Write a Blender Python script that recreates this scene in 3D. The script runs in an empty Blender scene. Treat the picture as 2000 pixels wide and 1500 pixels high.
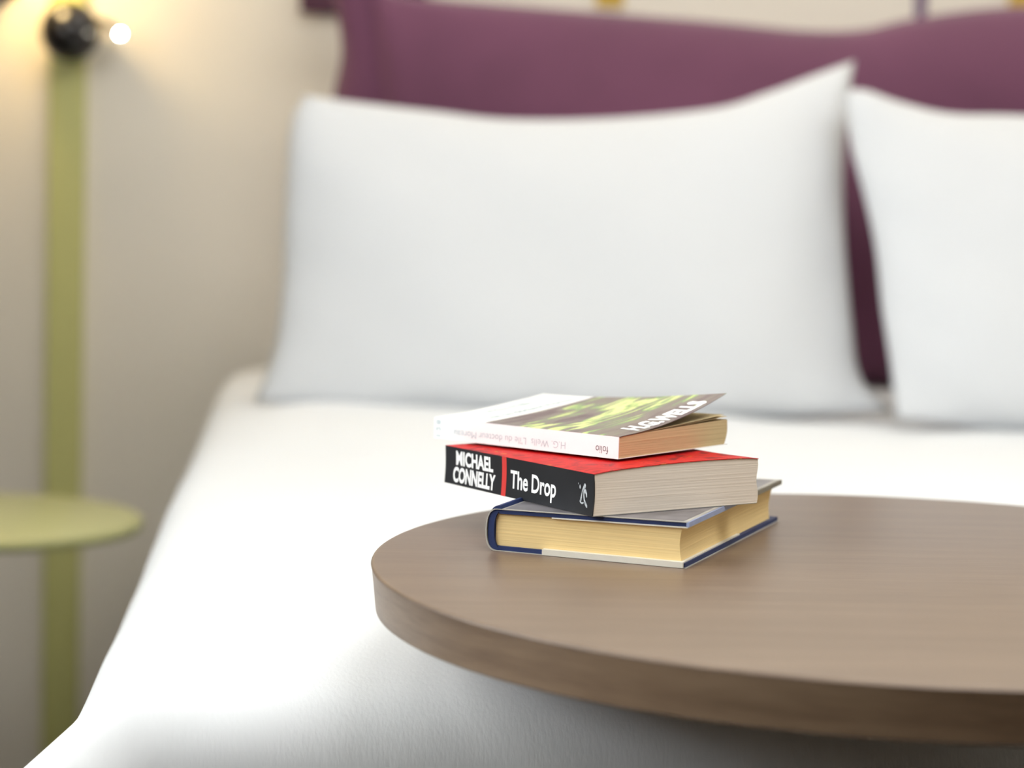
import bpy, bmesh, math, random
from mathutils import Vector, Matrix
random.seed(4)
S = bpy.context.scene
C = S.collection
# ---------------------------------------------------------------- camera
TH = 0.07                                   # the room stands 4 degrees off the camera's axis
CAMZ = 1.045
cd = bpy.data.cameras.new('camera'); cam = bpy.data.objects.new('camera', cd); C.objects.link(cam)
cd.sensor_width = 36; cd.lens = 90; cd.clip_start = 0.05
pitch, roll = 0.103, 0.03
F = Vector((0, math.cos(pitch), -math.sin(pitch))); R0 = Vector((1, 0, 0)); U0 = Vector((0, math.sin(pitch), math.cos(pitch)))
R1 = R0*math.cos(roll)+U0*math.sin(roll); U1 = U0*math.cos(roll)-R0*math.sin(roll)
cam.matrix_world = Matrix(((R1.x, U1.x, -F.x, 0), (R1.y, U1.y, -F.y, 0), (R1.z, U1.z, -F.z, CAMZ), (0, 0, 0, 1)))
cd.dof.use_dof = True; cd.dof.focus_distance = 1.82; cd.dof.aperture_fstop = 3.9
S.camera = cam
# ---------------------------------------------------------------- world, light, exposure
w = bpy.data.worlds.new('sky'); S.world = w; w.use_nodes = True
bg = w.node_tree.nodes['Background']; bg.inputs[0].default_value = (0.93, 0.97, 1.0, 1); bg.inputs[1].default_value = 5.0
S.view_settings.view_transform = 'Standard'; S.view_settings.look = 'None'; S.view_settings.exposure = 1.0
S.view_settings.gamma = 1.0; S.view_settings.use_curve_mapping = False
S.cycles.max_bounces = 8; S.cycles.diffuse_bounces = 5; S.cycles.caustics_reflective = False; S.cycles.caustics_refractive = False
S.cycles.sample_clamp_indirect = 6.0
CT, ST = math.cos(TH), math.sin(TH)
def room(p):                                # room coordinates -> world
    return Vector((p[0]*CT-p[1]*ST, p[0]*ST+p[1]*CT, p[2]))
FZ = -0.045                                 # floor level
WIN = dict(y0=0.1, y1=2.5, z0=1.15, z1=2.4)
XL, XR, YB, YF, ZC = -1.15, 2.5, 4.12, -1.9, 2.6
def portal(x, y0, y1, z0, z1, nrm):
    l = bpy.data.lights.new('window_daylight', 'AREA'); l.shape = 'RECTANGLE'; l.size = y1-y0; l.size_y = z1-z0
    l.cycles.is_portal = True
    o = bpy.data.objects.new('window_daylight', l); C.objects.link(o)
    z = -Vector(nrm); xx = Vector((0, 1, 0)) if abs(nrm[0]) > .5 else Vector((1, 0, 0)); yy = z.cross(xx)
    M = Matrix((xx, yy, z)).transposed().to_4x4(); M = Matrix.Rotation(TH, 4, 'Z') @ M
    M.translation = room((x, (y0+y1)/2, (z0+z1)/2)) if abs(nrm[0]) > .5 else room(((y0+y1)/2, x, (z0+z1)/2))
    o.matrix_world = M
portal(XL-0.1, WIN['y0'], WIN['y1'], WIN['z0'], WIN['z1'], (1, 0, 0))
def lamp_light(name, p, power, col, r):
    l = bpy.data.lights.new(name, 'POINT'); l.energy = power; l.color = col; l.shadow_soft_size = r
    o = bpy.data.objects.new(name, l); C.objects.link(o); o.location = room(p); return o

cl = bpy.data.lights.new('overhead_fill', 'AREA'); cl.shape = 'RECTANGLE'; cl.size = 1.5; cl.size_y = 1.5; cl.energy = 17; cl.color = (.98, .985, 1)  # unseen area light without a fitting, added to lift the light from above
clo = bpy.data.objects.new('overhead_fill', cl); C.objects.link(clo); clo.location = room((.9, 1.3, 2.56)); clo.rotation_euler = (0, 0, TH)

cw = bpy.data.lights.new('upper_wall_fill', 'AREA'); cw.shape = 'RECTANGLE'; cw.size = 2.6; cw.size_y = .12; cw.energy = 7; cw.color = (1, .95, .88)  # added strip light without a fitting, brightens the upper back wall
cwo = bpy.data.objects.new('upper_wall_fill', cw); C.objects.link(cwo); cwo.location = room((.5, 3.72, 2.56)); cwo.rotation_euler = (math.radians(14), 0, TH)

# ---------------------------------------------------------------- materials
def srgb(r, g, b):
    f = lambda c: (c/255/12.92) if c/255 <= .04045 else ((c/255+.055)/1.055)**2.4
    return (f(r), f(g), f(b), 1)
def mat(name, col, rough=.6, spec=.4, noise=None, bump=None, metal=0, sheen=0, amount=.12, stretch=(1, 1, 1), emit=None, detail=4):
    m = bpy.data.materials.new(name); m.use_nodes = True; nt = m.node_tree; b = nt.nodes['Principled BSDF']
    b.inputs['Base Color'].default_value = col; b.inputs['Roughness'].default_value = rough
    b.inputs['Specular IOR Level'].default_value = spec; b.inputs['Metallic'].default_value = metal
    if sheen: b.inputs['Sheen Weight'].default_value = sheen
    if emit: b.inputs['Emission Color'].default_value = emit[0]; b.inputs['Emission Strength'].default_value = emit[1]
    if noise or bump:
        tc = nt.nodes.new('ShaderNodeTexCoord'); mp = nt.nodes.new('ShaderNodeMapping'); mp.inputs['Scale'].default_value = stretch
        nt.links.new(tc.outputs['Object'], mp.inputs[0])
    if noise:
        n = nt.nodes.new('ShaderNodeTexNoise'); n.inputs['Scale'].default_value = noise; n.inputs['Detail'].default_value = detail
        nt.links.new(mp.outputs[0], n.inputs['Vector'])
        r = nt.nodes.new('ShaderNodeMapRange'); r.inputs['From Min'].default_value = .3; r.inputs['From Max'].default_value = .7
        r.inputs['To Min'].default_value = 1-amount; r.inputs['To Max'].default_value = 1+amount
        nt.links.new(n.outputs['Fac'], r.inputs['Value'])
        mx = nt.nodes.new('ShaderNodeMix'); mx.data_type = 'RGBA'; mx.blend_type = 'MULTIPLY'; mx.inputs['Factor'].default_value = 1
        mx.inputs[6].default_value = col
        cc = nt.nodes.new('ShaderNodeCombineColor')
        for k in range(3): nt.links.new(r.outputs[0], cc.inputs[k])
        nt.links.new(cc.outputs[0], mx.inputs[7]); nt.links.new(mx.outputs[2], b.inputs['Base Color'])
    if bump:
        n2 = nt.nodes.new('ShaderNodeTexNoise'); n2.inputs['Scale'].default_value = bump[0]; n2.inputs['Detail'].default_value = 3
        nt.links.new(mp.outputs[0], n2.inputs['Vector'])
        bp = nt.nodes.new('ShaderNodeBump'); bp.inputs['Strength'].default_value = bump[1]; bp.inputs['Distance'].default_value = bump[2]
        nt.links.new(n2.outputs['Fac'], bp.inputs['Height']); nt.links.new(bp.outputs[0], b.inputs['Normal'])
    return m
M = {}
M['wall'] = mat('wall_paint', srgb(236, 228, 213), .9, .2, noise=2.5, amount=.02, bump=(180, .15, .001))
M['wall_dim'] = mat('side_wall_paint', srgb(196, 186, 170), .9, .2, noise=2.5, amount=.03)
M['wall_dark'] = mat('brown_wall_panelling', srgb(96, 78, 62), .7, .3, noise=6, amount=.1, stretch=(1, 1, .1))
M['wall_left'] = mat('taupe_wall_paint', srgb(92, 82, 70), .9, .2, noise=2.5, amount=.03)
M['ceil'] = mat('ceiling_paint', srgb(236, 234, 228), .9, .2, noise=3, amount=.02)
M['floor'] = mat('dark_floor', srgb(52, 41, 32), .6, .3, noise=14, amount=.15, stretch=(1, 8, 1))
M['green'] = mat('green_lacquer', srgb(204, 202, 132), .45, .45, noise=4, amount=.03)
M['green_top'] = mat('green_table_lacquer', srgb(184, 184, 128), .35, .5, noise=4, amount=.03)
M['linen'] = mat('white_cotton', srgb(213, 215, 217), .85, .2, noise=3, amount=.012, bump=(14, .25, .006), sheen=.15)
M['duvet'] = mat('duvet_cotton', srgb(226, 228, 229), .85, .2, noise=3, amount=.01, bump=(340, .38, .0007), stretch=(1, .6, .22), sheen=.1)
M['purple'] = mat('purple_fabric', srgb(104, 60, 84), .8, .3, noise=6, amount=.08, bump=(300, .3, .001), sheen=.2)
M['dark_purple'] = mat('dark_purple_panel', srgb(82, 46, 62), .6, .3, noise=5, amount=.05)
M['black'] = mat('black_gloss', (.012, .011, .012, 1), .18, .5, noise=5, amount=.05)
M['black_metal'] = mat('black_metal', (.03, .028, .026, 1), .4, .5, noise=9, amount=.1)
M['led'] = mat('lit_bulb', (1, .95, .8, 1), .4, .3, emit=((1, .93, .72, 1), 120))
M['post'] = mat('bronze_metal_post', srgb(60, 50, 44), .4, .5, metal=.6, noise=20, amount=.1)
M['navy'] = mat('navy_cloth_board', srgb(30, 46, 92), .6, .4, noise=60, amount=.15)
M['jacket'] = mat('pale_dust_jacket', srgb(172, 168, 160), .35, .5, noise=30, amount=.12)
M['flap'] = mat('white_jacket_flap', srgb(222, 218, 206), .5, .4, noise=40, amount=.06)
M['red'] = mat('red_cover', srgb(170, 22, 26), .3, .5, noise=18, amount=.2)
M['spine_black'] = mat('black_spine_card', srgb(40, 41, 44), .38, .5, noise=30, amount=.12)
M['stripe_red'] = mat('red_print', srgb(216, 66, 62), .4, .5, noise=20, amount=.05)
M['white_print'] = mat('white_print', srgb(250, 250, 248), .4, .4, noise=20, amount=.02)
M['white_card'] = mat('white_card', srgb(246, 246, 244), .45, .4, noise=30, amount=.012)
M['grey_print'] = mat('grey_print', srgb(176, 194, 198), .5, .4, noise=200, amount=.15)
M['dark_print'] = mat('dark_print', srgb(70, 70, 74), .5, .4, noise=20, amount=.05)
M['silver_print'] = mat('silver_print', srgb(190, 196, 200), .4, .5, noise=400, amount=.3)
def pages(name, col, amt):
    return mat(name, col, .85, .2, noise=60, amount=amt, stretch=(.12, .12, 12), bump=(60, .5, .0006), detail=6)
M['pages_tan'] = pages('tan_page_edges', srgb(236, 208, 150), .06)
M['pages_brown'] = pages('browned_page_edges', srgb(210, 190, 146), .07)
M['pages_grey'] = pages('grey_page_edges', srgb(240, 229, 214), .045)
def wood(name, a, b_, rough, scale, axis_stretch, spec=.5):
    m = bpy.data.materials.new(name); m.use_nodes = True; nt = m.node_tree; b = nt.nodes['Principled BSDF']
    tc = nt.nodes.new('ShaderNodeTexCoord'); mp = nt.nodes.new('ShaderNodeMapping'); mp.inputs['Scale'].default_value = axis_stretch
    nt.links.new(tc.outputs['Object'], mp.inputs[0])
    n = nt.nodes.new('ShaderNodeTexNoise'); n.inputs['Scale'].default_value = scale; n.inputs['Detail'].default_value = 7; n.inputs['Roughness'].default_value = .65
    n2 = nt.nodes.new('ShaderNodeTexNoise'); n2.inputs['Scale'].default_value = scale*.12; n2.inputs['Detail'].default_value = 3
    nt.links.new(mp.outputs[0], n.inputs['Vector']); nt.links.new(mp.outputs[0], n2.inputs['Vector'])
    ad = nt.nodes.new('ShaderNodeMath'); ad.operation = 'ADD'; nt.links.new(n.outputs['Fac'], ad.inputs[0]); nt.links.new(n2.outputs['Fac'], ad.inputs[1])
    cr = nt.nodes.new('ShaderNodeValToRGB'); cr.color_ramp.elements[0].position = .38; cr.color_ramp.elements[1].position = .62
    hf = nt.nodes.new('ShaderNodeMath'); hf.operation = 'MULTIPLY'; hf.inputs[1].default_value = .5; nt.links.new(ad.outputs[0], hf.inputs[0])
    cr.color_ramp.elements[0].color = a; cr.color_ramp.elements[1].color = b_
    nt.links.new(hf.outputs[0], cr.inputs[0]); nt.links.new(cr.outputs[0], b.inputs['Base Color'])
    b.inputs['Roughness'].default_value = rough; b.inputs['Specular IOR Level'].default_value = spec
    bp = nt.nodes.new('ShaderNodeBump'); bp.inputs['Strength'].default_value = .25; bp.inputs['Distance'].default_value = .0004
    nt.links.new(n.outputs['Fac'], bp.inputs['Height']); nt.links.new(bp.outputs[0], b.inputs['Normal'])
    return m
M['wood_top'] = wood('walnut_veneer_top', srgb(103, 85, 71), srgb(118, 99, 83), .34, 70, (.35, 6, 1))
M['wood_edge'] = wood('walnut_edge_band', srgb(110, 87, 66), srgb(141, 117, 93), .4, 60, (.6, .6, 10), .9)
def cover_art():
    m = bpy.data.materials.new('paperback_cover_print'); m.use_nodes = True; nt = m.node_tree; b = nt.nodes['Principled BSDF']
    N = nt.nodes.new; L = nt.links.new
    tc = N('ShaderNodeTexCoord'); sp = N('ShaderNodeSeparateXYZ'); L(tc.outputs['Object'], sp.inputs[0])
    mp = N('ShaderNodeMapping'); mp.inputs['Scale'].default_value = (6, 30, 1); mp.inputs['Rotation'].default_value = (0, 0, .12); L(tc.outputs['Object'], mp.inputs[0])
    n = N('ShaderNodeTexNoise'); n.inputs['Scale'].default_value = 2.2; n.inputs['Detail'].default_value = 6; n.inputs['Distortion'].default_value = 1.2; L(mp.outputs[0], n.inputs['Vector'])
    cr = N('ShaderNodeValToRGB'); e = cr.color_ramp.elements
    e[0].position = 0; e[0].color = srgb(70, 52, 58); e[1].position = 1; e[1].color = srgb(236, 240, 190)
    for p, c in ((.34, (92, 74, 80)), (.43, (116, 107, 102)), (.505, (120, 112, 102)), (.53, (106, 140, 92)), (.565, (176, 196, 112)), (.60, (222, 222, 150)), (.65, (196, 208, 130)), (.70, (116, 142, 96))):
        k = e.new(p); k.color = srgb(*c)
    # plumes are thickest in a band across the picture
    y0 = N('ShaderNodeMath'); y0.operation = 'SUBTRACT'; y0.inputs[1].default_value = .062; L(sp.outputs['Y'], y0.inputs[0])
    ab = N('ShaderNodeMath'); ab.operation = 'ABSOLUTE'; L(y0.outputs[0], ab.inputs[0])
    ml = N('ShaderNodeMath'); ml.operation = 'MULTIPLY'; ml.inputs[1].default_value = 2.6; L(ab.outputs[0], ml.inputs[0])
    sb = N('ShaderNodeMath'); sb.operation = 'SUBTRACT'; L(n.outputs['Fac'], sb.inputs[0]); L(ml.outputs[0], sb.inputs[1])
    ad = N('ShaderNodeMath'); ad.operation = 'ADD'; ad.inputs[1].default_value = .075; L(sb.outputs[0], ad.inputs[0])
    L(ad.outputs[0], cr.inputs[0])
    gt = N('ShaderNodeMath'); gt.operation = 'GREATER_THAN'; gt.inputs[1].default_value = .134; L(sp.outputs['Y'], gt.inputs[0])
    mx = N('ShaderNodeMix'); mx.data_type = 'RGBA'; L(gt.outputs[0], mx.inputs['Factor']); L(cr.outputs[0], mx.inputs[6]); mx.inputs[7].default_value = srgb(232, 233, 228)
    L(mx.outputs[2], b.inputs['Base Color']); b.inputs['Roughness'].default_value = .32; b.inputs['Specular IOR Level'].default_value = .5
    return m
M['art'] = cover_art()
def red_cover():
    m = bpy.data.materials.new('red_cover_print'); m.use_nodes = True; nt = m.node_tree; b = nt.nodes['Principled BSDF']
    N = nt.nodes.new; L = nt.links.new
    tc = N('ShaderNodeTexCoord'); mp = N('ShaderNodeMapping'); mp.inputs['Scale'].default_value = (18, 18, 1); L(tc.outputs['Object'], mp.inputs[0])
    n = N('ShaderNodeTexNoise'); n.inputs['Scale'].default_value = 2.0; n.inputs['Detail'].default_value = 3; n.inputs['Distortion'].default_value = 2.5; L(mp.outputs[0], n.inputs['Vector'])
    cr = N('ShaderNodeValToRGB'); e = cr.color_ramp.elements
    e[0].position = .30; e[0].color = srgb(110, 8, 20); e[1].position = .75; e[1].color = srgb(200, 90, 50)
    for p, c in ((.45, (180, 16, 20)), (.58, (196, 26, 22)), (.66, (140, 14, 20)), (.70, (206, 130, 50))):
        k = e.new(p); k.color = srgb(*c)
    L(n.outputs['Fac'], cr.inputs[0]); L(cr.outputs[0], b.inputs['Base Color'])
    b.inputs['Roughness'].default_value = .5; b.inputs['Specular IOR Level'].default_value = .12
    return m
M['red_top'] = red_cover()

# ---------------------------------------------------------------- helpers
def link(name, me, material, parent=None, smooth=True):
    o = bpy.data.objects.new(name, me); C.objects.link(o)
    if material: me.materials.append(material)
    if smooth:
        for p in me.polygons: p.use_smooth = True
    if parent: o.parent = parent
    return o
def from_bm(name, bm, material, parent=None, smooth=False):
    bmesh.ops.recalc_face_normals(bm, faces=bm.faces)
    me = bpy.data.meshes.new(name); bm.to_mesh(me); bm.free()
    return link(name, me, material, parent, smooth)
def thing(name, label, cat, loc=(0, 0, 0), rz=0, group=None):
    o = bpy.data.objects.new(name, None); C.objects.link(o); o.location = loc; o.rotation_euler = (0, 0, rz)
    o.empty_display_size = .05; o['label'] = label; o['category'] = cat
    if group: o['group'] = group
    return o
def tag(o, label, cat, group=None):
    o['label'] = label; o['category'] = cat
    if group: o['group'] = group
    return o
def box(bm, x0, x1, y0, y1, z0, z1, bev=0):
    r = bmesh.ops.create_cube(bm, size=1)
    for v in r['verts']:
        v.co = Vector((x0 if v.co.x < 0 else x1, y0 if v.co.y < 0 else y1, z0 if v.co.z < 0 else z1))
    if bev:
        es = list({e for v in r['verts'] for e in v.link_edges})
        bmesh.ops.bevel(bm, geom=es, offset=bev, segments=2, affect='EDGES', profile=.5)
def lathe(profile, n=64, cx=0, cy=0, closed=False):
    bm = bmesh.new(); rings = []
    for (r, z) in profile:
        if r < 1e-6: rings.append([bm.verts.new((cx, cy, z))])
        else: rings.append([bm.verts.new((cx+r*math.cos(2*math.pi*k/n), cy+r*math.sin(2*math.pi*k/n), z)) for k in range(n)])
    for a, b in zip(rings, rings[1:]):
        for k in range(n):
            k2 = (k+1) % n
            if len(a) == 1 and len(b) == 1: continue
            if len(a) == 1: bm.faces.new((a[0], b[k], b[k2]))
            elif len(b) == 1: bm.faces.new((a[k], b[0], a[k2]))
            else: bm.faces.new((a[k], b[k], b[k2], a[k2]))
    return bm
def tube(pts, rad, n=12):
    bm = bmesh.new(); rings = []
    for i, p in enumerate(pts):
        p = Vector(p); a = Vector(pts[max(i-1, 0)]); b = Vector(pts[min(i+1, len(pts)-1)]); d = (b-a).normalized()
        u = d.cross(Vector((0, 0, 1)) if abs(d.z) < .9 else Vector((1, 0, 0))).normalized(); v = d.cross(u)
        rr = rad[i] if isinstance(rad, (list, tuple)) else rad
        rings.append([bm.verts.new(p+u*rr*math.cos(2*math.pi*k/n)+v*rr*math.sin(2*math.pi*k/n)) for k in range(n)])
    for a, b in zip(rings, rings[1:]):
        for k in range(n): bm.faces.new((a[k], a[(k+1) % n], b[(k+1) % n], b[k]))
    bm.faces.new(rings[0]); bm.faces.new(rings[-1][::-1])
    return bm
def sharp_smooth(o, ang=35):
    for p in o.data.polygons: p.use_smooth = True
    bm = bmesh.new(); bm.from_mesh(o.data)
    for e in bm.edges:
        if len(e.link_faces) == 2 and e.calc_face_angle() > math.radians(ang): e.smooth = False
    bm.to_mesh(o.data); bm.free()
def slab(name, material, parent, nx, ny, fx, fy, zb, zt, nz=1, warp=None, smooth=True):
    """closed block: x in fx, y in fy, bottom zb(x,y), top zt(x,y); warp(x,y,t)->(dx,dy)"""
    bm = bmesh.new(); V = {}
    for i in range(nx+1):
        for j in range(ny+1):
            for k in range(nz+1):
                if 0 < i < nx and 0 < j < ny and 0 < k < nz: continue
                x = fx[0]+(fx[1]-fx[0])*i/nx; y = fy[0]+(fy[1]-fy[0])*j/ny; t = k/nz
                z = zb(x, y)*(1-t)+zt(x, y)*t
                dx, dy = warp(x, y, t) if warp else (0, 0)
                V[i, j, k] = bm.verts.new((x+dx, y+dy, z))
    for i in range(nx):
        for j in range(ny):
            bm.faces.new([V[i, j, nz], V[i+1, j, nz], V[i+1, j+1, nz], V[i, j+1, nz]])
            bm.faces.new([V[i, j, 0], V[i, j+1, 0], V[i+1, j+1, 0], V[i+1, j, 0]])
    for k in range(nz):
        for i in range(nx):
            bm.faces.new([V[i, 0, k], V[i+1, 0, k], V[i+1, 0, k+1], V[i, 0, k+1]])
            bm.faces.new([V[i, ny, k], V[i, ny, k+1], V[i+1, ny, k+1], V[i+1, ny, k]])
        for j in range(ny):
            bm.faces.new([V[0, j, k], V[0, j, k+1], V[0, j+1, k+1], V[0, j+1, k]])
            bm.faces.new([V[nx, j, k], V[nx, j+1, k], V[nx, j+1, k+1], V[nx, j, k+1]])
    o = from_bm(name, bm, material, parent)
    if smooth: sharp_smooth(o)
    return o
def prism(name, pts, fmap, material, parent):
    """flat printed polygon(s); fmap(u,v)->3d"""
    bm = bmesh.new()
    for poly in pts:
        bm.faces.new([bm.verts.new(fmap(u, v)) for u, v in poly])
    bmesh.ops.triangulate(bm, faces=bm.faces[:])
    me = bpy.data.meshes.new(name); bm.to_mesh(me); bm.free()
    return link(name, me, material, parent, False)
def lettering(name, text, bbox, fmap, material, parent, bold=0.0, rot=False, shear=0):
    """text fitted into bbox (u0,v0,u1,v1) and laid onto a surface by fmap"""
    cu = bpy.data.curves.new(name, 'FONT'); cu.body = text; cu.size = 1; cu.offset = bold; cu.resolution_u = 4; cu.shear = shear
    tmp = bpy.data.objects.new(name+'_tmp', cu); C.objects.link(tmp)
    dg = bpy.context.evaluated_depsgraph_get(); dg.update()
    me = bpy.data.meshes.new_from_object(tmp.evaluated_get(dg)); bpy.data.objects.remove(tmp); bpy.data.curves.remove(cu)
    xs = [v.co.x for v in me.vertices]; ys = [v.co.y for v in me.vertices]
    x0, x1, y0, y1 = min(xs), max(xs), min(ys), max(ys)
    for v in me.vertices:
        a = (v.co.x-x0)/(x1-x0); b = (v.co.y-y0)/(y1-y0)
        if rot: a, b = 1-a, 1-b
        v.co = fmap(bbox[0]+(bbox[2]-bbox[0])*a, bbox[1]+(bbox[3]-bbox[1])*b)
    me.materials.clear(); me.name = name
    return link(name, me, material, parent, False)

# ---------------------------------------------------------------- room shell (room frame turned by TH)
def shell(name, parts, material):
    bm = bmesh.new()
    for p in parts: box(bm, *p)
    o = from_bm(name, bm, material); o.rotation_euler = (0, 0, TH); o['kind'] = 'structure'; return o
shell('floor', [(XL-.2, XR+.2, YF-.2, YB+.2, FZ-.12, FZ)], M['floor'])
shell('ceiling', [(XL-.2, XR+.2, YF-.2, YB+.2, ZC, ZC+.12)], M['ceil'])
wall_back = shell('wall_back', [(XL-.2, XR+.2, YB, YB+.2, FZ, ZC)], M['wall'])
shell('wall_right', [(XR, XR+.2, YF, YB, FZ, ZC)], M['wall'])
shell('wall_front', [(XL-.2, XR+.2, YF-.2, YF, FZ, ZC)], M['wall_dark'])
W_ = WIN
shell('wall_left', [(XL-.2, XL, YF, YB, FZ, W_['z0']), (XL-.2, XL, YF, YB, W_['z1'], ZC),
                    (XL-.2, XL, YF, W_['y0'], W_['z0'], W_['z1']), (XL-.2, XL, W_['y1'], YB, W_['z0'], W_['z1'])], M['wall_left'])
wf = [(XL-.14, XL-.08, W_['y0'], W_['y1'], W_['z0'], W_['z0']+.05), (XL-.14, XL-.08, W_['y0'], W_['y1'], W_['z1']-.05, W_['z1'])]
for yy in (W_['y0']+.025, (W_['y0']*2+W_['y1'])/3, (W_['y0']+2*W_['y1'])/3, W_['y1']-.025):
    wf.append((XL-.14, XL-.08, yy-.025, yy+.025, W_['z0']+.05, W_['z1']-.05))
shell('window_1', wf, M['ceil'])
shell('sky_blocker', [(XL-1.7, XL-.2, YF, YB, 2.5, 2.65)], M['ceil'])  # unseen overhang added to keep steep sky light off the low wall
# painted bands on the back wall
def band(name, x0, x1, z0, z1, m, d=.004):
    bm = bmesh.new(); box(bm, x0, x1, YB-d, YB, z0, z1)
    o = from_bm(name, bm, m); o.rotation_euler = (0, 0, TH); return o
M['ochre'] = mat('ochre_paint', srgb(204, 170, 76), .8, .2, noise=4, amount=.03)
M['violet'] = mat('violet_paint', srgb(120, 98, 124), .8, .2, noise=4, amount=.03)
tag(band('wall_decal', .405, .449, 1.228, 1.62, M['ochre']), 'ochre vertical painted strip on the wall above the long purple cushion', 'wall decal')
tag(band('wall_decal', .922, .940, 1.190, 1.62, M['violet']), 'thin violet vertical line on the wall above the dip in the purple cushion', 'wall decal')
tag(band('wall_decal', 1.075, 1.125, 1.252, 1.62, M['ochre']), 'ochre patch on the wall at the top right corner of the picture', 'wall decal')
bm = bmesh.new(); box(bm, -.066, .13, YB-.03, YB, 1.203, 1.50, .002)
o = from_bm('wall_panel', bm, M['dark_purple']); o.rotation_euler = (0, 0, TH)
tag(o, 'dark purple square wall panel behind the left end of the purple cushion', 'wall panel')

# ---------------------------------------------------------------- soft things
def interp(pts, n):
    """Catmull-Rom through pts resampled evenly by arc length to n+1 points"""
    P = [Vector(p) for p in pts]; out = []
    for i in range(len(P)-1):
        p0 = P[i-1] if i > 0 else P[i]*2-P[i+1]; p1, p2 = P[i], P[i+1]; p3 = P[i+2] if i+2 < len(P) else P[i+1]*2-P[i]
        for k in range(16):
            t = k/16; out.append(.5*((2*p1)+(p2-p0)*t+(2*p0-5*p1+4*p2-p3)*t*t+(3*p1-p0-3*p2+p3)*t**3))
    out.append(P[-1])
    L = [0]
    for a, b in zip(out, out[1:]): L.append(L[-1]+(b-a).length)
    res = []; j = 0
    for k in range(n+1):
        s = L[-1]*k/n
        while j < len(L)-2 and L[j+1] < s: j += 1
        f = (s-L[j])/max(1e-9, L[j+1]-L[j]); res.append(out[j].lerp(out[j+1], min(1, f)))
    return res
def cushion(name, top, right, bottom, left, plane, thick, nu, nv, extra=None, back=None):
    """closed pillow: outline curves in (x, z), plane(z)->y, front bulge thick"""
    T = interp(top, nu); B = interp(bottom, nu); Rr = interp(right, nv); Ll = interp(left, nv)   # top/bottom left->right, sides bottom->top
    bm = bmesh.new(); G = {}
    for side in (0, 1):
        for i in range(nu+1):
            for j in range(nv+1):
                u, v = i/nu, j/nv
                if side and (i in (0, nu) or j in (0, nv)): G[1, i, j] = G[0, i, j]; continue
                p = B[i]*(1-v)+T[i]*v+Ll[j]*(1-u)+Rr[j]*u-(B[0]*(1-u)*(1-v)+B[nu]*u*(1-v)+T[0]*(1-u)*v+T[nu]*u*v)
                h = (1-abs(2*u-1)**3.2)**.62*(1-abs(2*v-1)**2.6)**.62
                d = (thick if side == 0 else (back or thick))*h
                if extra: d += extra(u, v, p.x, p.y, side)*min(1, h*4)
                y = plane(p.y)+(-d if side == 0 else d)
                G[side, i, j] = bm.verts.new((p.x, y, p.y))
    for side in (0, 1):
        for i in range(nu):
            for j in range(nv):
                f = [G[side, i, j], G[side, i+1, j], G[side, i+1, j+1], G[side, i, j+1]]
                bm.faces.new(f if side == 0 else f[::-1])
    o = from_bm(name, bm, None, None, True); o.rotation_euler = (0, 0, TH); return o
def wr1(u, v, x, z, s):
    e = (abs(2*u-1)**4+abs(2*v-1)**4)*.6
    return .004*math.sin(x*19+z*9)*math.sin(z*13+1)+.003*math.sin(x*43-z*21)*e+.004*e*math.sin(z*60+x*25)*(.5+.5*math.sin(x*9))
P1 = cushion('pillow',
    [(-.049, 1.070), (.026, 1.062), (.132, 1.053), (.239, 1.045), (.382, 1.051), (.526, 1.069), (.599, 1.092), (.673, 1.121), (.730, 1.143)],
    [(.765, .664), (.722, .706), (.712, .776), (.706, .892), (.708, .990), (.719, 1.083), (.730, 1.143)],
    [(-.104, .657), (.05, .650), (.35, .650), (.6, .652), (.765, .664)],
    [(-.104, .657), (-.081, .730), (-.073, .818), (-.073, .899), (-.069, 1.024), (-.049, 1.070)],
    lambda z: 3.40+.42*(z-.655)+.03, .085, 70, 44, wr1)
P1.data.materials.append(M['linen']); tag(P1, 'large white pillow on the left, propped up behind the stack of books', 'pillow', 'white pillows on the bed')
P2 = cushion('pillow',
    [(.690, 1.098), (.722, 1.100), (.77, 1.085), (.842, 1.071), (.950, 1.071), (1.15, 1.06), (1.40, 1.085), (1.46, 1.12)],
    [(1.50, .66), (1.45, .72), (1.44, .85), (1.45, 1.0), (1.46, 1.12)],
    [(.747, .664), (.92, .652), (1.2, .650), (1.50, .66)],
    [(.747, .664), (.742, .736), (.734, .804), (.728, .886), (.715, .956), (.700, 1.02), (.690, 1.098)],
    lambda z: 3.335+.40*(z-.655), .085, 64, 44, wr1)
P2.data.materials.append(M['linen']); tag(P2, 'white pillow on the right, cut off by the right edge of the picture', 'pillow', 'white pillows on the bed')
def wr2(u, v, x, z, s):
    if s: return 0
    cx = .035+(1.215-z)*.16
    return -.016*math.exp(-((x-cx)/.011)**2)+.008*math.exp(-((x-cx-.03)/.02)**2)+.006*math.sin(x*7+z*5)+.004*math.sin(z*24+x*6)
B0 = cushion('bolster_cushion',
    [(-.03, 1.275), (.04, 1.245), (.1, 1.226), (.29, 1.216), (.562, 1.203), (.70, 1.194), (.795, 1.198), (.873, 1.217), (1.03, 1.241), (1.3, 1.25), (1.5, 1.23)],
    [(1.5, .655), (1.49, .95), (1.5, 1.23)],
    [(-.03, .655), (.4, .652), (1.0, .652), (1.5, .655)],
    [(-.03, .655), (-.015, .85), (-.012, 1.05), (.000, 1.138), (-.012, 1.213), (-.03, 1.275)],
    lambda z: 3.86+.10*(z-.655), .10, 110, 50, wr2)
B0.data.materials.append(M['purple']); tag(B0, 'long purple cushion along the wall behind the white pillows', 'cushion')

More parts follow.
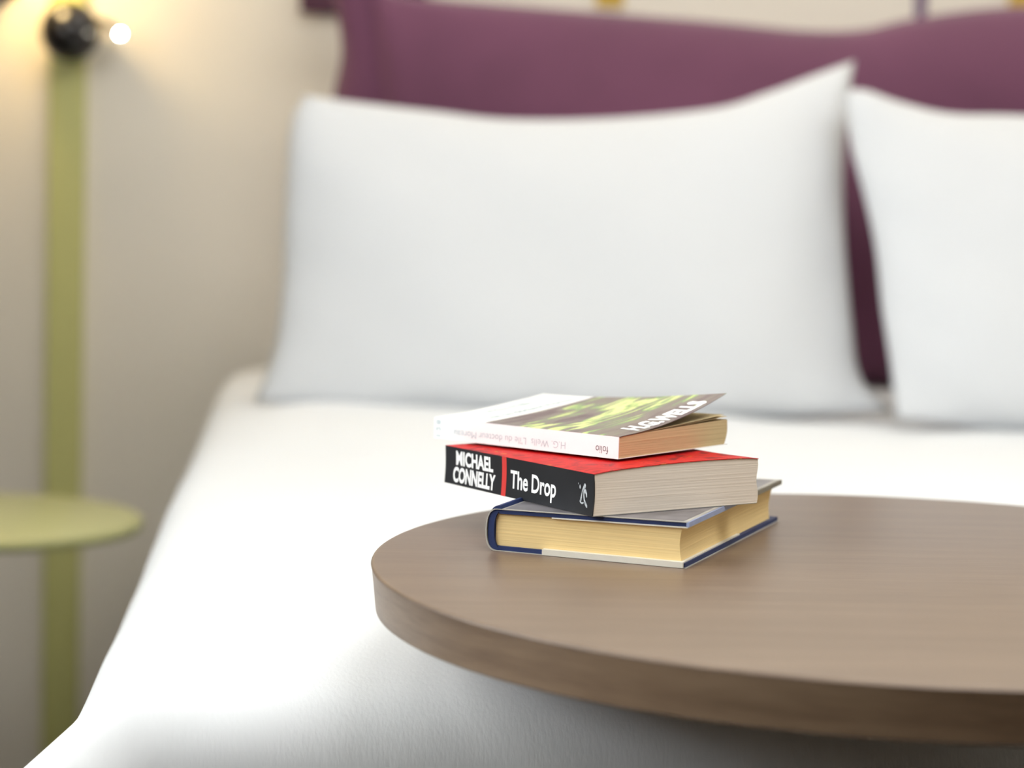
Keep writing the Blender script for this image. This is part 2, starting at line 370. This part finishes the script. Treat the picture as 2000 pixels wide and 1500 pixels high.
# ---------------------------------------------------------------- bed: base, mattress, duvet
BX0, BX1, BY0, BY1 = -.125, 1.62, 1.80, 4.06
bed = thing('bed', 'wide double bed under the white duvet, standing against the back wall', 'bed', room((0.75, 2.9, 0)), TH)
def part_box(name, x0, x1, y0, y1, z0, z1, m, bev, par, off=(0.75, 2.9)):
    bm = bmesh.new(); box(bm, x0-off[0], x1-off[0], y0-off[1], y1-off[1], z0, z1, bev); o = from_bm(name, bm, m, par); sharp_smooth(o); return o
part_box('bed_base', BX0+.06, BX1-.06, BY0+.06, BY1, .10, .34, M['wall_dim'], .01, bed)
part_box('mattress', BX0+.03, BX1-.03, BY0+.03, BY1, .345, .63, M['linen'], .04, bed)
for lx in (BX0+.12, BX1-.12):
    for ly in (BY0+.12, BY1-.12): part_box('leg', lx-.025, lx+.025, ly-.025, ly+.025, FZ, .10, M['black_metal'], .003, bed)
def duvet():
    nx, ny = 150, 170; over = .40; r = .055
    xs = [BX0-over+(BX1-BX0+2*over)*i/nx for i in range(nx+1)]
    ys = [BY0-over+(4.02-BY0+over)*(j/ny) for j in range(ny+1)]
    bm = bmesh.new(); G = []
    for i, x in enumerate(xs):
        row = []
        for j, y in enumerate(ys):
            ex = (x-BX0) if x < BX0 else (x-BX1 if x > BX1 else 0); ey = (y-BY0) if y < BY0 else 0
            d = math.hypot(ex, ey); cx = min(max(x, BX0), BX1); cy = max(y, BY0)
            top = .655+.006*math.sin(x*5+1)*math.sin(y*4)+.003*math.sin(x*13+y*6)+.0016*math.sin(x*31-y*17)*math.sin(y*9+x*4)
            inside = min(cx-BX0, BX1-cx, cy-BY0)
            if d == 0:
                top -= .012*math.exp(-inside/.05)
                z = top; X, Y = x, y
            else:
                top -= .012
                n = (ex/d, ey/d); cor = (2*abs(n[0]*n[1]))**.6
                k = .06+.80*cor
                s = (cx if ey < 0 else cy)
                k += (.05*math.sin(s*23)+.03*math.sin(s*47+1))*min(1, d/.15)*(1-cor)
                a = math.acos(min(.98, max(-.3, k)))             # final slope of the hanging cloth
                if d < r*a: o_ = r*math.sin(d/r); dr = r*(1-math.cos(d/r))
                else: o_ = r*math.sin(a)+(d-r*a)*math.cos(a); dr = r*(1-math.cos(a))+(d-r*a)*math.sin(a)
                X = cx+n[0]*o_; Y = cy+n[1]*o_; z = top-dr
            row.append(bm.verts.new((X-.75, Y-2.9, z)))
        G.append(row)
    for i in range(nx):
        for j in range(ny): bm.faces.new((G[i][j], G[i+1][j], G[i+1][j+1], G[i][j+1]))
    me = bpy.data.meshes.new('duvet'); bm.to_mesh(me); bm.free()
    o = link('duvet', me, M['duvet']); o.location = room((.75, 2.9, 0)); o.rotation_euler = (0, 0, TH)
    sm = o.modifiers.new('solid', 'SOLIDIFY'); sm.thickness = .018; sm.offset = -1
    return tag(o, 'smooth white duvet spread over the bed under the pillows and books', 'duvet')
duvet()

# ---------------------------------------------------------------- round wooden table
TX, TY, TR = .275, 1.76, .369
tb = thing('round_table', 'round brown wood-veneer table reaching over the foot of the bed', 'table', (TX, TY, 0), TH)
prof = [(0, .740), (TR-.02, .740), (TR-.0012, .740), (TR-.0004, .7396), (TR, .7388)]
o = from_bm('table_top', lathe([(0, .7380)]+[(TR-.0004, .7380), (TR, .7383), (TR-.0004, .7391), (TR-.0014, .7397), (TR-.0028, .740), (0, .740)], 160), M['wood_top'], tb); sharp_smooth(o, 50)
o = from_bm('edge_band', lathe([(0, .7065), (TR-.006, .7065), (TR-.004, .7078), (TR-.0006, .7372), (TR-.0004, .7380), (0, .7380)], 160), M['wood_edge'], tb); sharp_smooth(o, 50)
px, py = .13, -.118
o = from_bm('post', lathe([(0, FZ+.021), (.03, FZ+.021), (.03, .698), (0, .698)], 32, px, py), M['post'], tb); sharp_smooth(o)
o = from_bm('base_plate', lathe([(0, FZ), (.05, FZ), (.22, FZ), (.224, FZ+.004), (.22, FZ+.012), (.05, FZ+.02), (0, FZ+.021)], 64, px, py-.10), M['post'], tb); sharp_smooth(o)
bm = bmesh.new(); box(bm, -.08, .08, py-.08, py+.08, .698, .7065, .002); from_bm('mounting_plate', bm, M['post'], tb)

# ---------------------------------------------------------------- books
def zhb(X, Y): return .7725+.0159*(X-.124)-.0061*(Y-1.7455)
class Frame:
    def __init__(s, x, y, yaw): s.x, s.y, s.yaw = x, y, yaw; s.c, s.s = math.cos(yaw), math.sin(yaw)
    def w(s, a, b): return s.x+a*s.c-b*s.s, s.y+a*s.s+b*s.c
    def inv(s, X, Y): X -= s.x; Y -= s.y; return X*s.c+Y*s.s, -X*s.s+Y*s.c
def book_hard():
    fr = Frame(.124, 1.7455, 1.2056); zt0 = .74
    t = thing('hardcover_book', 'thick navy hardcover book in a pale dust jacket, bottom of the stack', 'book', (fr.x, fr.y, zt0), fr.yaw, 'books stacked on the round table')
    LX, LY = .243, .140; bt = .0030; J = .0005
    top = lambda x, y: zhb(*fr.w(x, y))-zt0-J
    o = slab('back_board', M['navy'], t, 4, 4, (.001, LX), (0.001, LY), lambda x, y: J, lambda x, y: J+bt)
    o = slab('front_board', M['navy'], t, 4, 4, (.001, LX), (0.001, LY), lambda x, y: top(x, y)-bt, top)
    def wp(x, y, k):
        q = (y-.006)/(LY-.002-.006)
        conc = .0018*math.sin(math.pi*k)*max(0, 1-q)**2
        return (-.009*(1-k)*(x/LX)**3, conc)
    zb = lambda x, y: J+bt
    ztp = lambda x, y: top(x, y)-bt
    pb = slab('page_block', M['pages_tan'], t, 8, 14, (.0035, LX-.0035), (.0045, LY+.003), zb, ztp, 10, wp)
    # rounded spine (cloth) swept along the long side
    def spine_strip(name, m, d0, d1, x0, x1, ext):
        bm = bmesh.new(); rows = []
        for x in (x0, x1):
            zlo, zhi = J-d1+ .0, top(x, LY)+d1
            mid = (zlo+zhi)/2; hh = (zhi-zlo)/2
            out = []; inn = []
            for k in range(17):
                a = -math.pi/2+math.pi*k/16
                cy = math.copysign(abs(math.cos(a))**.75, 1)*.0085
                out.append((x, LY+cy+ext, mid+math.copysign(abs(math.sin(a))**.8, math.sin(a))*hh))
                inn.append((x, LY+max(0, cy-(d1-d0))+ext-(d1-d0)*.6, mid+math.copysign(abs(math.sin(a))**.8, math.sin(a))*(hh-(d1-d0))))
            rows.append([bm.verts.new(p) for p in out]+[bm.verts.new(p) for p in inn[::-1]])
        n = len(rows[0])
        for k in range(n): bm.faces.new((rows[0][k], rows[0][(k+1) % n], rows[1][(k+1) % n], rows[1][k]))
        bm.faces.new(rows[0][::-1]); bm.faces.new(rows[1])
        o = from_bm(name, bm, m, t); sharp_smooth(o, 60); return o
    spine_strip('spine', M['navy'], 0, .0028-.0, .001, LX, -.0005).data
    jk = spine_strip('jacket_spine', M['jacket'], 0, .0006, 0, LX+.001, .0012)
    slab('jacket_front', M['jacket'], t, 4, 4, (0, LX+.001), (0, LY+.001), top, lambda x, y: top(x, y)+J)
    slab('jacket_back', M['jacket'], t, 4, 4, (0, LX+.001), (0, LY+.001), lambda x, y: 0, lambda x, y: J)
    f = slab('jacket_flap', M['flap'], t, 4, 4, (-.0012, LX*.58), (.0022, .106), lambda x, y: .0003, lambda x, y: J+bt+.0009); f['label'] = 'whitish folded flap around the lower board edge'
    slab('jacket_flap', M['flap'], t, 4, 4, (.0006, LX*.4), (0.0, .100), lambda x, y: top(x, y)-bt-.0009, lambda x, y: top(x, y)-bt)
    M['blue_grey'] = mat('blue_grey_jacket_edge', srgb(146, 160, 196), .4, .5, noise=60, amount=.12)
    f = slab('jacket_fold', M['blue_grey'], t, 12, 1, (0.0, LX*.48), (-.0010, .001), lambda x, y: top(x, y)-bt, lambda x, y: top(x, y)+J)
    f['label'] = 'pale blue folded jacket edge'
    M['shaded_fold'] = mat('shaded_jacket_edge', srgb(120, 114, 98), .5, .4, noise=60, amount=.12)  # shade on the far half of the fold, put into the colour
    f = slab('jacket_fold', M['shaded_fold'], t, 12, 1, (LX*.48, LX+.001), (-.0010, .001), lambda x, y: top(x, y)-bt, lambda x, y: top(x, y)+J)
    f['label'] = 'far half of the folded jacket edge, shade put into its colour'
    # printed motif on the jacket front: blue field with darker patches
    M['jacket_blue'] = mat('blue_jacket_print', srgb(112, 108, 112), .3, .5, noise=55, amount=.35)
    prism('jacket_print', [[(.003, .004), (.238, .004), (.238, .136), (.003, .136)]], lambda u, v: (u, v, top(u, v)+J+.00012), M['jacket_blue'], t)
book_hard()

fr = Frame(.0587, 1.7624, .573)
RW, RL = .1447, .1986
def zr_bot(x, y): return zhb(*fr.w(x, y))+.0003
def zr_thk(x, y): return .0302+.0118*x-.0075*y
def book_red():
    z0 = zr_bot(0, 0)
    t = thing('paperback_book', 'thick red paperback with a black lettered spine, middle of the stack', 'book', (fr.x, fr.y, z0), fr.yaw, 'books stacked on the round table')
    c = .0005
    bot = lambda x, y: zr_bot(x, y)-z0
    top = lambda x, y: bot(x, y)+zr_thk(x, y)+(.0026*math.sin(math.pi*min(1, max(0, x/RW)))**.6+.0012*max(0, x/RW))*max(0, 1-y/.045)-.0003
    bow = lambda k: .0012*math.sin(math.pi*k)
    pb = slab('page_block', M['pages_grey'], t, 14, 8, (.0009, RW-.0006), (.0006, RL-.0006), lambda x, y: bot(x, y)+c, lambda x, y: top(x, y)-c, 8,
              lambda x, y, k: (bow(k)*(1-x/RW)+.0012*(x/RW)*(1-k)+.0008*math.sin(9*k)*(x/RW), 0))
    slab('back_cover', M['jacket'], t, 10, 6, (0, RW), (0, RL), bot, lambda x, y: bot(x, y)+c)
    slab('front_cover', M['red_top'], t, 14, 8, (0, RW), (0, RL), lambda x, y: top(x, y)-c, top)
    sp = slab('spine', M['spine_black'], t, 1, 6, (0, .0008), (0, RL), lambda x, y: bot(0, y)+.0001, lambda x, y: top(0, y)-.0001, 8,
              lambda x, y, k: (bow(k)*.5-.0002, 0))
    def fm(u, v):   # u along spine from its far end, v up (0..1)
        y = RL-u
        return (bow(v)*.5-.00035, y, bot(0, y)*(1-v)+top(0, y)*v)
    # stripe in several quads so that it follows the bowed spine
    S_ = sp
    def sp_prism(name, u0, u1, v0, v1, m):
        prism(name, [[(u0, v0+(v1-v0)*k/8), (u1, v0+(v1-v0)*k/8), (u1, v0+(v1-v0)*(k+1)/8), (u0, v0+(v1-v0)*(k+1)/8)] for k in range(8)], fm, m, S_)
    U = lambda px: RL*((px-869)/289*1.93)/((px-869)/289*1.93+(1-(px-869)/289)*1.76)
    sp_prism('red_stripe', U(979.5), U(988), .0, 1.0, M['stripe_red'])
    lettering('spine_lettering', 'MICHAEL', (U(890), .53, U(962), .92), fm, M['white_print'], S_, bold=.04)
    lettering('spine_lettering', 'CONNELLY', (U(885), .07, U(967), .485), fm, M['white_print'], S_, bold=.04)
    lettering('title_lettering', 'The Drop', (U(996), .10, U(1085), .70), fm, M['white_print'], S_, bold=.022)
    # publisher's emblem: small seated figure and stars
    def E(pts):     # emblem drawn in its own 100x100 box
        return [(U(1126)+(U(1149)-U(1126))*a/100, .74-.56*b/100) for a, b in pts]
    polys = [[(8, 4), (12, 0), (14, 6), (10, 10)], [(20, 12), (26, 8), (30, 18), (27, 27), (20, 24)],
             [(62, 0), (70, 0), (74, 10), (70, 20), (60, 22), (50, 30), (46, 40), (42, 62), (40, 74), (34, 78), (30, 66), (38, 44), (44, 26), (56, 16)],
             [(60, 22), (74, 24), (84, 40), (86, 56), (80, 58), (74, 44), (66, 38), (62, 48), (66, 66), (78, 78), (90, 90), (92, 100), (84, 100), (72, 90), (60, 72), (54, 50), (54, 32)],
             [(28, 70), (32, 78), (44, 82), (58, 80), (60, 84), (46, 90), (34, 86), (26, 80)]]
    prism('emblem', [E(p) for p in polys], fm, M['silver_print'], S_)
book_red()

def book_white():
    f2 = Frame(.078, 1.8273, .8108); W2, L2 = .1245, .1889
    def zb(x, y):
        a, b = fr.inv(*f2.w(x, y)); return zr_bot(a, b)+zr_thk(a, b)+.0019
    z0 = zb(0, 0)
    t = thing('paperback_book', 'small white paperback with a green picture cover curling up, top of the stack', 'book', (f2.x, f2.y, z0), f2.yaw, 'books stacked on the round table')
    bot = lambda x, y: zb(x, y)-z0-.0006*0
    c = .0004
    thk = lambda x, y: .0162+.0034*min(1, max(0, x/W2))**.6*(1-.5*y/L2)
    top = lambda x, y: bot(x, y)+thk(x, y)
    pb = slab('page_block', M['pages_brown'], t, 16, 8, (.0006, W2-.0008), (.0006, L2-.0006), lambda x, y: bot(x, y)+c, lambda x, y: top(x, y)-c-.0003, 8,
              lambda x, y, k: (-.0024*(1-k)**3*(x/W2)+.001*math.sin(k*3)*(x/W2), 0))
    slab('back_cover', M['white_card'], t, 6, 6, (0, W2), (0, L2), bot, lambda x, y: bot(x, y)+c)
    ws_ = slab('spine', M['white_card'], t, 1, 6, (-.0001, .0006), (0, L2), bot, lambda x, y: top(0, y)-.0001, 2)
    def lift(x, y):
        a = min(1, max(0, x/W2)); v = y/L2
        h = .0195*max(0, (a-.08)/.92)**1.9*(1-.62*math.sin(math.pi*min(1, v*1.05)*.5)**1.0)
        return h+.0015*math.sin(math.pi*a)*math.sin(v*5+.5)**2
    def wx(x, y, k):
        a = x/W2; return (-.0035*a*a*(1-.5*y/L2), 0)
    cov = slab('front_cover', M['art'], t, 26, 26, (0, W2), (0, L2), lambda x, y: top(x, y)+lift(x, y)-c, lambda x, y: top(x, y)+lift(x, y), 1, wx)
    cov['label'] = 'glossy front cover with a green plume picture, corner curled upward'
    # a few leaves that follow the cover part of the way
    for q, fct in ((0, .10), (1, .2)):
        lf = slab('loose_leaf', M['pages_brown'], t, 18, 8, (.001, W2*(1-.03*q)-.001), (.0006, L2-.001), lambda x, y: top(x, y)+lift(x, y)*fct-.0003,
             lambda x, y: top(x, y)+lift(x, y)*fct-.00015, 1)
    def fm(u, v):
        y = L2-u
        return (-.00025, y, bot(0, y)*(1-v)+top(0, y)*v)
    def U(px):
        a = (px-848)/359; return L2*(a*1.96)/(a*1.96+(1-a)*1.83)
    lettering('spine_lettering', "H.G. Wells  L'île du docteur Moreau", (U(888), .17, U(1104), .50), fm, M['grey_print'], ws_, bold=-.008, rot=True)
    lettering('publisher_mark', 'folio', (U(1163), .18, U(1187), .52), fm, M['dark_print'], ws_, bold=-.01, rot=True)
    # catalogue digits run across the spine at its far end
    lettering('spine_digits', '1 2 8', (.12, U(853), .88, U(861)), lambda u, v: fm(v, u), M['grey_print'], ws_, bold=0)
    # white block letters along the tail of the cover, read from the tail side
    def cm(u, v):
        x = u; y = v
        dx, _ = wx(x, y, 0); return (x+dx, y, top(x, y)+lift(x, y)+.0002)
    lt = lettering('cover_lettering', 'H.G.WELLS', (W2*.20, .004, W2*.87, .021), cm, M['white_print'], cov, bold=.05)
    cm2 = lambda u, v: cm(W2*(.10+.8*u), .142+.03*v)
    lettering('cover_title', "L'île du docteur Moreau", (0.0, 0.0, 1.0, .35), cm2, M['grey_print'], cov)
    lettering('cover_title', 'H.G. Wells', (.25, .7, .75, 1.1), cm2, M['grey_print'], cov)
book_white()

# ---------------------------------------------------------------- left side: green board, reading light, shade, side table
bm = bmesh.new(); box(bm, -.459, -.401, YB-.014, YB, FZ, 1.62, .002)
o = from_bm('wall_board', bm, M['green']); o.rotation_euler = (0, 0, TH)
tag(o, 'narrow yellow-green upright board fixed to the wall left of the bed', 'wall board')
RLc = (-.421, 4.056, 1.160)
rl = thing('reading_light', 'black ball-shaped reading light with a tiny lit bulb on the green board', 'lamp', room(RLc), TH)
bm = bmesh.new(); bmesh.ops.create_uvsphere(bm, u_segments=32, v_segments=20, radius=.047); from_bm('ball', bm, M['black'], rl, True)
from_bm('mount', tube([(0, .02, 0), (0, .044, 0)], .02, 20), M['black_metal'], rl, False)
from_bm('stalk', tube([(.025, -.01, .018), (.052, -.02, .016), (.073, -.03, .004)], .0055, 12), M['black_metal'], rl, True)
o = from_bm('lamp_head', lathe([(0, .010), (.006, .010), (.008, .002), (.009, -.004), (.0075, -.004), (.006, .004), (0, .004)], 24), M['black_metal'], rl, True)
o.location = (.081, -.036, -.001); o.rotation_euler = (math.radians(-70), 0, 0)
bm = bmesh.new(); bmesh.ops.create_uvsphere(bm, u_segments=16, v_segments=10, radius=.0038); o = from_bm('bulb', bm, M['led'], rl, True); o.location = (.081, -.0435, -.002)
# shaded wall lamp, mostly above the frame
ws = thing('wall_lamp', 'black shaded wall lamp glowing warm at the top left corner', 'lamp', room((-.50, 4.0, 1.308)), TH)
o = from_bm('lamp_shade', lathe([(.018, .075), (.03, .078), (.055, .05), (.085, -.02), (.10, -.075), (.098, -.075), (.083, -.022), (.053, .046), (.018, .07)], 48), M['black_metal'], ws, True)
o.rotation_euler = (math.radians(8), math.radians(-38), 0)
M['warm_bulb'] = mat('warm_bulb', (1, .85, .5, 1), .4, .3, emit=((1, .74, .36, 1), 14))
bm = bmesh.new(); bmesh.ops.create_uvsphere(bm, u_segments=20, v_segments=12, radius=.02); o = from_bm('bulb', bm, M['warm_bulb'], ws, True); o.location = (.01, 0, .005)
from_bm('arm', tube([(-.045, 0, .055), (-.06, .05, .09), (-.06, .118, .09)], .007, 12), M['black_metal'], ws, True)
lamp_light('wall_lamp_light', (-.465, 3.99, 1.272), 1.2, (1, .72, .34), .03)
st = thing('side_table', 'round pale green side table beside the head of the bed, left edge', 'table', room((-.453, 3.40, 0)), TH)
o = from_bm('table_top', lathe([(0, .485), (.198, .485), (.203, .487), (.205, .492), (.203, .499), (.198, .501), (0, .501)], 96), M['green_top'], st); sharp_smooth(o, 50)
o = from_bm('post', lathe([(0, FZ+.012), (.016, FZ+.012), (.016, .485), (0, .485)], 24, -.05), M['green_top'], st); sharp_smooth(o)
o = from_bm('base_plate', lathe([(0, FZ), (.14, FZ), (.142, FZ+.004), (.138, FZ+.010), (0, FZ+.012)], 64, -.05), M['green_top'], st); sharp_smooth(o)
